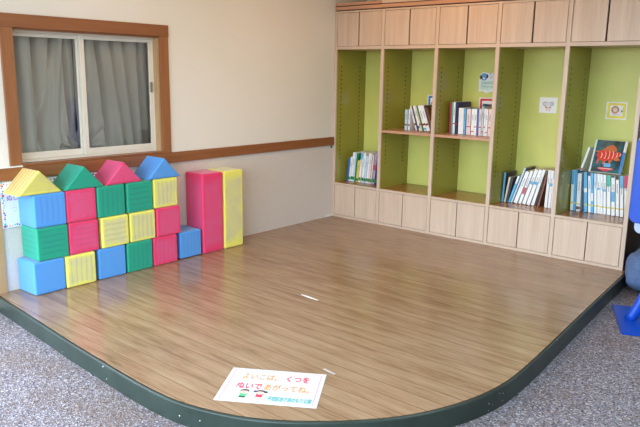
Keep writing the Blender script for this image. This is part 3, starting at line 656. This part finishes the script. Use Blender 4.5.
# on the boards: a white strip painting a glint, and a tape scrap
o = obj('tape_and_glint_strip', prism([(-.08,-.005),(.0,-.012),(.08,-.005),(.082,.004),(-.02,.012),(-.083,.006)], 'z', 0, .0008), M_white); o.location = (1.603, -2.167, .0003); o.rotation_euler = (0,0,R(-3.9)); tag(o, 'thin white strip painting a glint on the middle of the boards', 'tape')
o = obj('tape_and_glint_strip', prism([(-.042,-.008),(.042,-.008),(.042,.008),(-.042,.008)], 'z', 0, .0008), plain('frosted_tape', (186,176,172), .3)); o.location = (2.440, -2.962, .0003); o.rotation_euler = (0,0,R(-8)); tag(o, 'short translucent tape strip at the notice corner', 'tape')
o = obj('green_tab', box(.0065, .014, -.045, -.02, .735, .7635, bev=.002), plain('green_sticker', (30,130,90), .5), bpy.data.objects['trim_2'], world=False); o['label'] = 'tiny green tab under the rail end'

# ================================================================ RIGHT EDGE: blue plastic stand, cushion, dark box
M_bp = plain('blue_plastic', (14,72,184), .3, .03); M_lp = plain('pale_blue_plastic', (186,196,222), .45, .02)
bs = thing('plastic_stand', 'bright blue plastic stand with a curved tube and flat foot at the right edge', 'stand', (3.36, -.80, -PZ))
a0 = Vector((3.109,-.60)); a1 = Vector((3.329,-1.12)); nrm = Vector((.92,.39))
bm = prism([tuple(a0), tuple(a1), tuple(a1+nrm*.5), tuple(a0+nrm*.5)], 'z', -PZ+.0005, -PZ+.014)
bmesh.ops.bevel(bm, geom=bm.edges[:], offset=.004, segments=2, affect='EDGES'); obj('foot_plate', bm, M_bp, bs)
path = [(3.289,-.836,-PZ+.012)]
for i in range(1, 13):
    t = i/12; path.append((3.289+.26*t**1.0*(1.0-.25*t), -.836+.06*t, -PZ+.012+.62*t**1.45+.16*t))
bm = bmesh.new(); bm_tube(bm, path, .034, 18); obj('tube_leg', bm, M_bp, bs, smooth=True)
def slab(y0, y1, pts, bev):
    bm = prism(pts, 'y', y0, y1); bmesh.ops.bevel(bm, geom=[e for e in bm.edges if abs(e.verts[0].co.y-e.verts[1].co.y) < 1e-6], offset=bev, segments=3, affect='EDGES'); return bm
obj('panel', slab(-.86, -.80, rrect(3.222, 3.64, .57, 1.13, .05, 6), .012), M_bp, bs)
obj('panel_rim', slab(-.80, -.75, rrect(3.210, 3.65, .558, 1.142, .06, 6), .01), M_lp, bs)['label'] = 'pale blue rim'
obj('lower_pad', slab(-.79, -.73, rrect(3.245, 3.6, .49, .64, .04, 5), .012), M_lp, bs)['label'] = 'pale lavender lower pad'
# cushion
bm = bmesh.new(); bmesh.ops.create_uvsphere(bm, u_segments=36, v_segments=24, radius=1)
for v in bm.verts:
    x, y, z = v.co
    f = lambda t, p: math.copysign(abs(t)**p, t)
    v.co = (.29*f(x, .5)+.008*math.sin(9*y+4*z), .28*f(y, .62)+.008*math.sin(8*x+5*z), .165*f(z, .62)+.006*math.sin(11*x)*math.cos(9*y))
k = NT('denim_cloth'); f = k.noise(k.tc(), 90, 4); g = k.noise(k.tc(), 8, 3)
k.color(k.mix(.5, k.ramp(f, [(.3, lin(62,84,126)), (.7, lin(104,126,166))]), k.ramp(g, [(.3, lin(66,88,132)), (.7, lin(98,120,160))]))); k.set(Roughness=.9); k.bump(f, .4, .003)
o = obj('cushion', bm, k.m, smooth=True); mz = min(v.co.z for v in o.data.vertices); o.data.transform(Matrix.Translation((0,0,-mz))); o.location = (3.335, -.0, -PZ+.001); tag(o, 'plump blue-grey denim cushion on the carpet at the bookcase end', 'cushion')
sb = thing('dark_box', 'black box behind the denim cushion', 'box', (3.42, .38, -PZ))  # plain black box filling the dark area behind the cushion
obj('body', box(3.06, 3.80, .32, .51, -PZ+.001, .62, bev=.008), plain('black_board', (26,24,26), .6), sb); obj('lid', box(3.05, 3.81, .31, .515, .621, .645, bev=.004), plain('black_board', (26,24,26), .6), sb)

# ================================================================ LIGHT, SKY, CAMERA
for o in COL.objects:
    if o.parent is None: o.location.z += PZ
def lamp_panel(x, y, power, col):
    f_ = bpy.data.objects.new('overhead_light', bpy.data.lights.new('overhead_light', 'AREA')); COL.objects.link(f_)
    f_.data.shape = 'RECTANGLE'; f_.data.size = .9; f_.data.size_y = .9; f_.data.energy = power; f_.data.color = col
    f_.location = (x, y, CEIL+PZ-.03)
LAMPS = (((1.5, -1.05), 13, (1, .50, .12)), ((1.3, -2.6), 10, (1, .64, .34)), ((3.2, -4.6), 26, (.66, .90, 1)), ((4.4, -2.4), 40, (.62, .88, 1)))  # warm pair over the corner; cool pair added to fill hall and bookcase
for (x, y), pw_, c_ in LAMPS: lamp_panel(x, y, pw_, c_)
def spot(x, y, tx, tz, power):
    l = bpy.data.lights.new('added_warm_spot', 'SPOT'); l.energy = power; l.color = (1, .50, .14); l.spot_size = R(46); l.spot_blend = .9; l.shadow_soft_size = .06
    o = bpy.data.objects.new('added_warm_spot', l); COL.objects.link(o); o.location = (x, y, CEIL+PZ-.06)
    o.rotation_euler = (Vector((tx, 0, tz+PZ))-o.location).to_track_quat('-Z', 'Y').to_euler()
for x_ in (.75, 1.55): spot(x_, -1.15, x_-.05, 1.95, 9)  # warm spots added to tint the upper bookcase doors
def portal(loc, rot, sx, sy):
    l = bpy.data.lights.new('daylight_portal', 'AREA'); l.shape = 'RECTANGLE'; l.size = sx; l.size_y = sy; l.cycles.is_portal = True
    o = bpy.data.objects.new('daylight_portal', l); COL.objects.link(o); o.location = loc; o.rotation_euler = rot
portal((-.06, -5.0, 1.02+PZ), (0, R(-90), 0), 2.25, 2.0)
portal(((FX+.02)/2, YF-.05, 1.2+PZ), (R(90), 0, 0), FX-.02, 2.2)
wd = bpy.data.worlds.new('overcast_sky'); S.world = wd; wd.use_nodes = True
wt = wd.node_tree; bgn = wt.nodes['Background']; bgn.inputs[1].default_value = 10.5
wtc = wt.nodes.new('ShaderNodeTexCoord'); wsp = wt.nodes.new('ShaderNodeSeparateXYZ'); wrp = wt.nodes.new('ShaderNodeValToRGB'); wma = wt.nodes.new('ShaderNodeMath'); wma.operation = 'MULTIPLY_ADD'
wma.inputs[1].default_value = .5; wma.inputs[2].default_value = .5
wt.links.new(wtc.outputs['Generated'], wsp.inputs[0]); wt.links.new(wsp.outputs[2], wma.inputs[0]); wt.links.new(wma.outputs[0], wrp.inputs[0]); wt.links.new(wrp.outputs[0], bgn.inputs[0])
wrp.color_ramp.elements[0].position = .49; wrp.color_ramp.elements[0].color = (.15, .155, .15, 1)      # paving and grass outside
wrp.color_ramp.elements[1].position = .52; wrp.color_ramp.elements[1].color = (.70, .87, 1.0, 1)       # overcast sky

cd = bpy.data.cameras.new('camera'); cam = bpy.data.objects.new('camera', cd); COL.objects.link(cam)
cd.sensor_width = 36; cd.lens = 664.204/640*36; cd.clip_start = .05
yaw, pitch, roll = -0.7056, 0.2073, 0.015
fw = Vector((math.sin(yaw)*math.cos(pitch), math.cos(yaw)*math.cos(pitch), -math.sin(pitch)))
r0 = Vector((math.cos(yaw), -math.sin(yaw), 0)); u0 = r0.cross(fw)
r1 = math.cos(roll)*r0+math.sin(roll)*u0; u1 = -math.sin(roll)*r0+math.cos(roll)*u0
m = Matrix((r1, u1, -fw)).transposed().to_4x4(); m.translation = (4.4485, -5.4113, 1.4939+PZ)
cam.matrix_world = m
S.camera = cam
S.view_settings.view_transform = 'Standard'; S.view_settings.look = 'None'; S.view_settings.gamma = 1; S.view_settings.exposure = 0.1
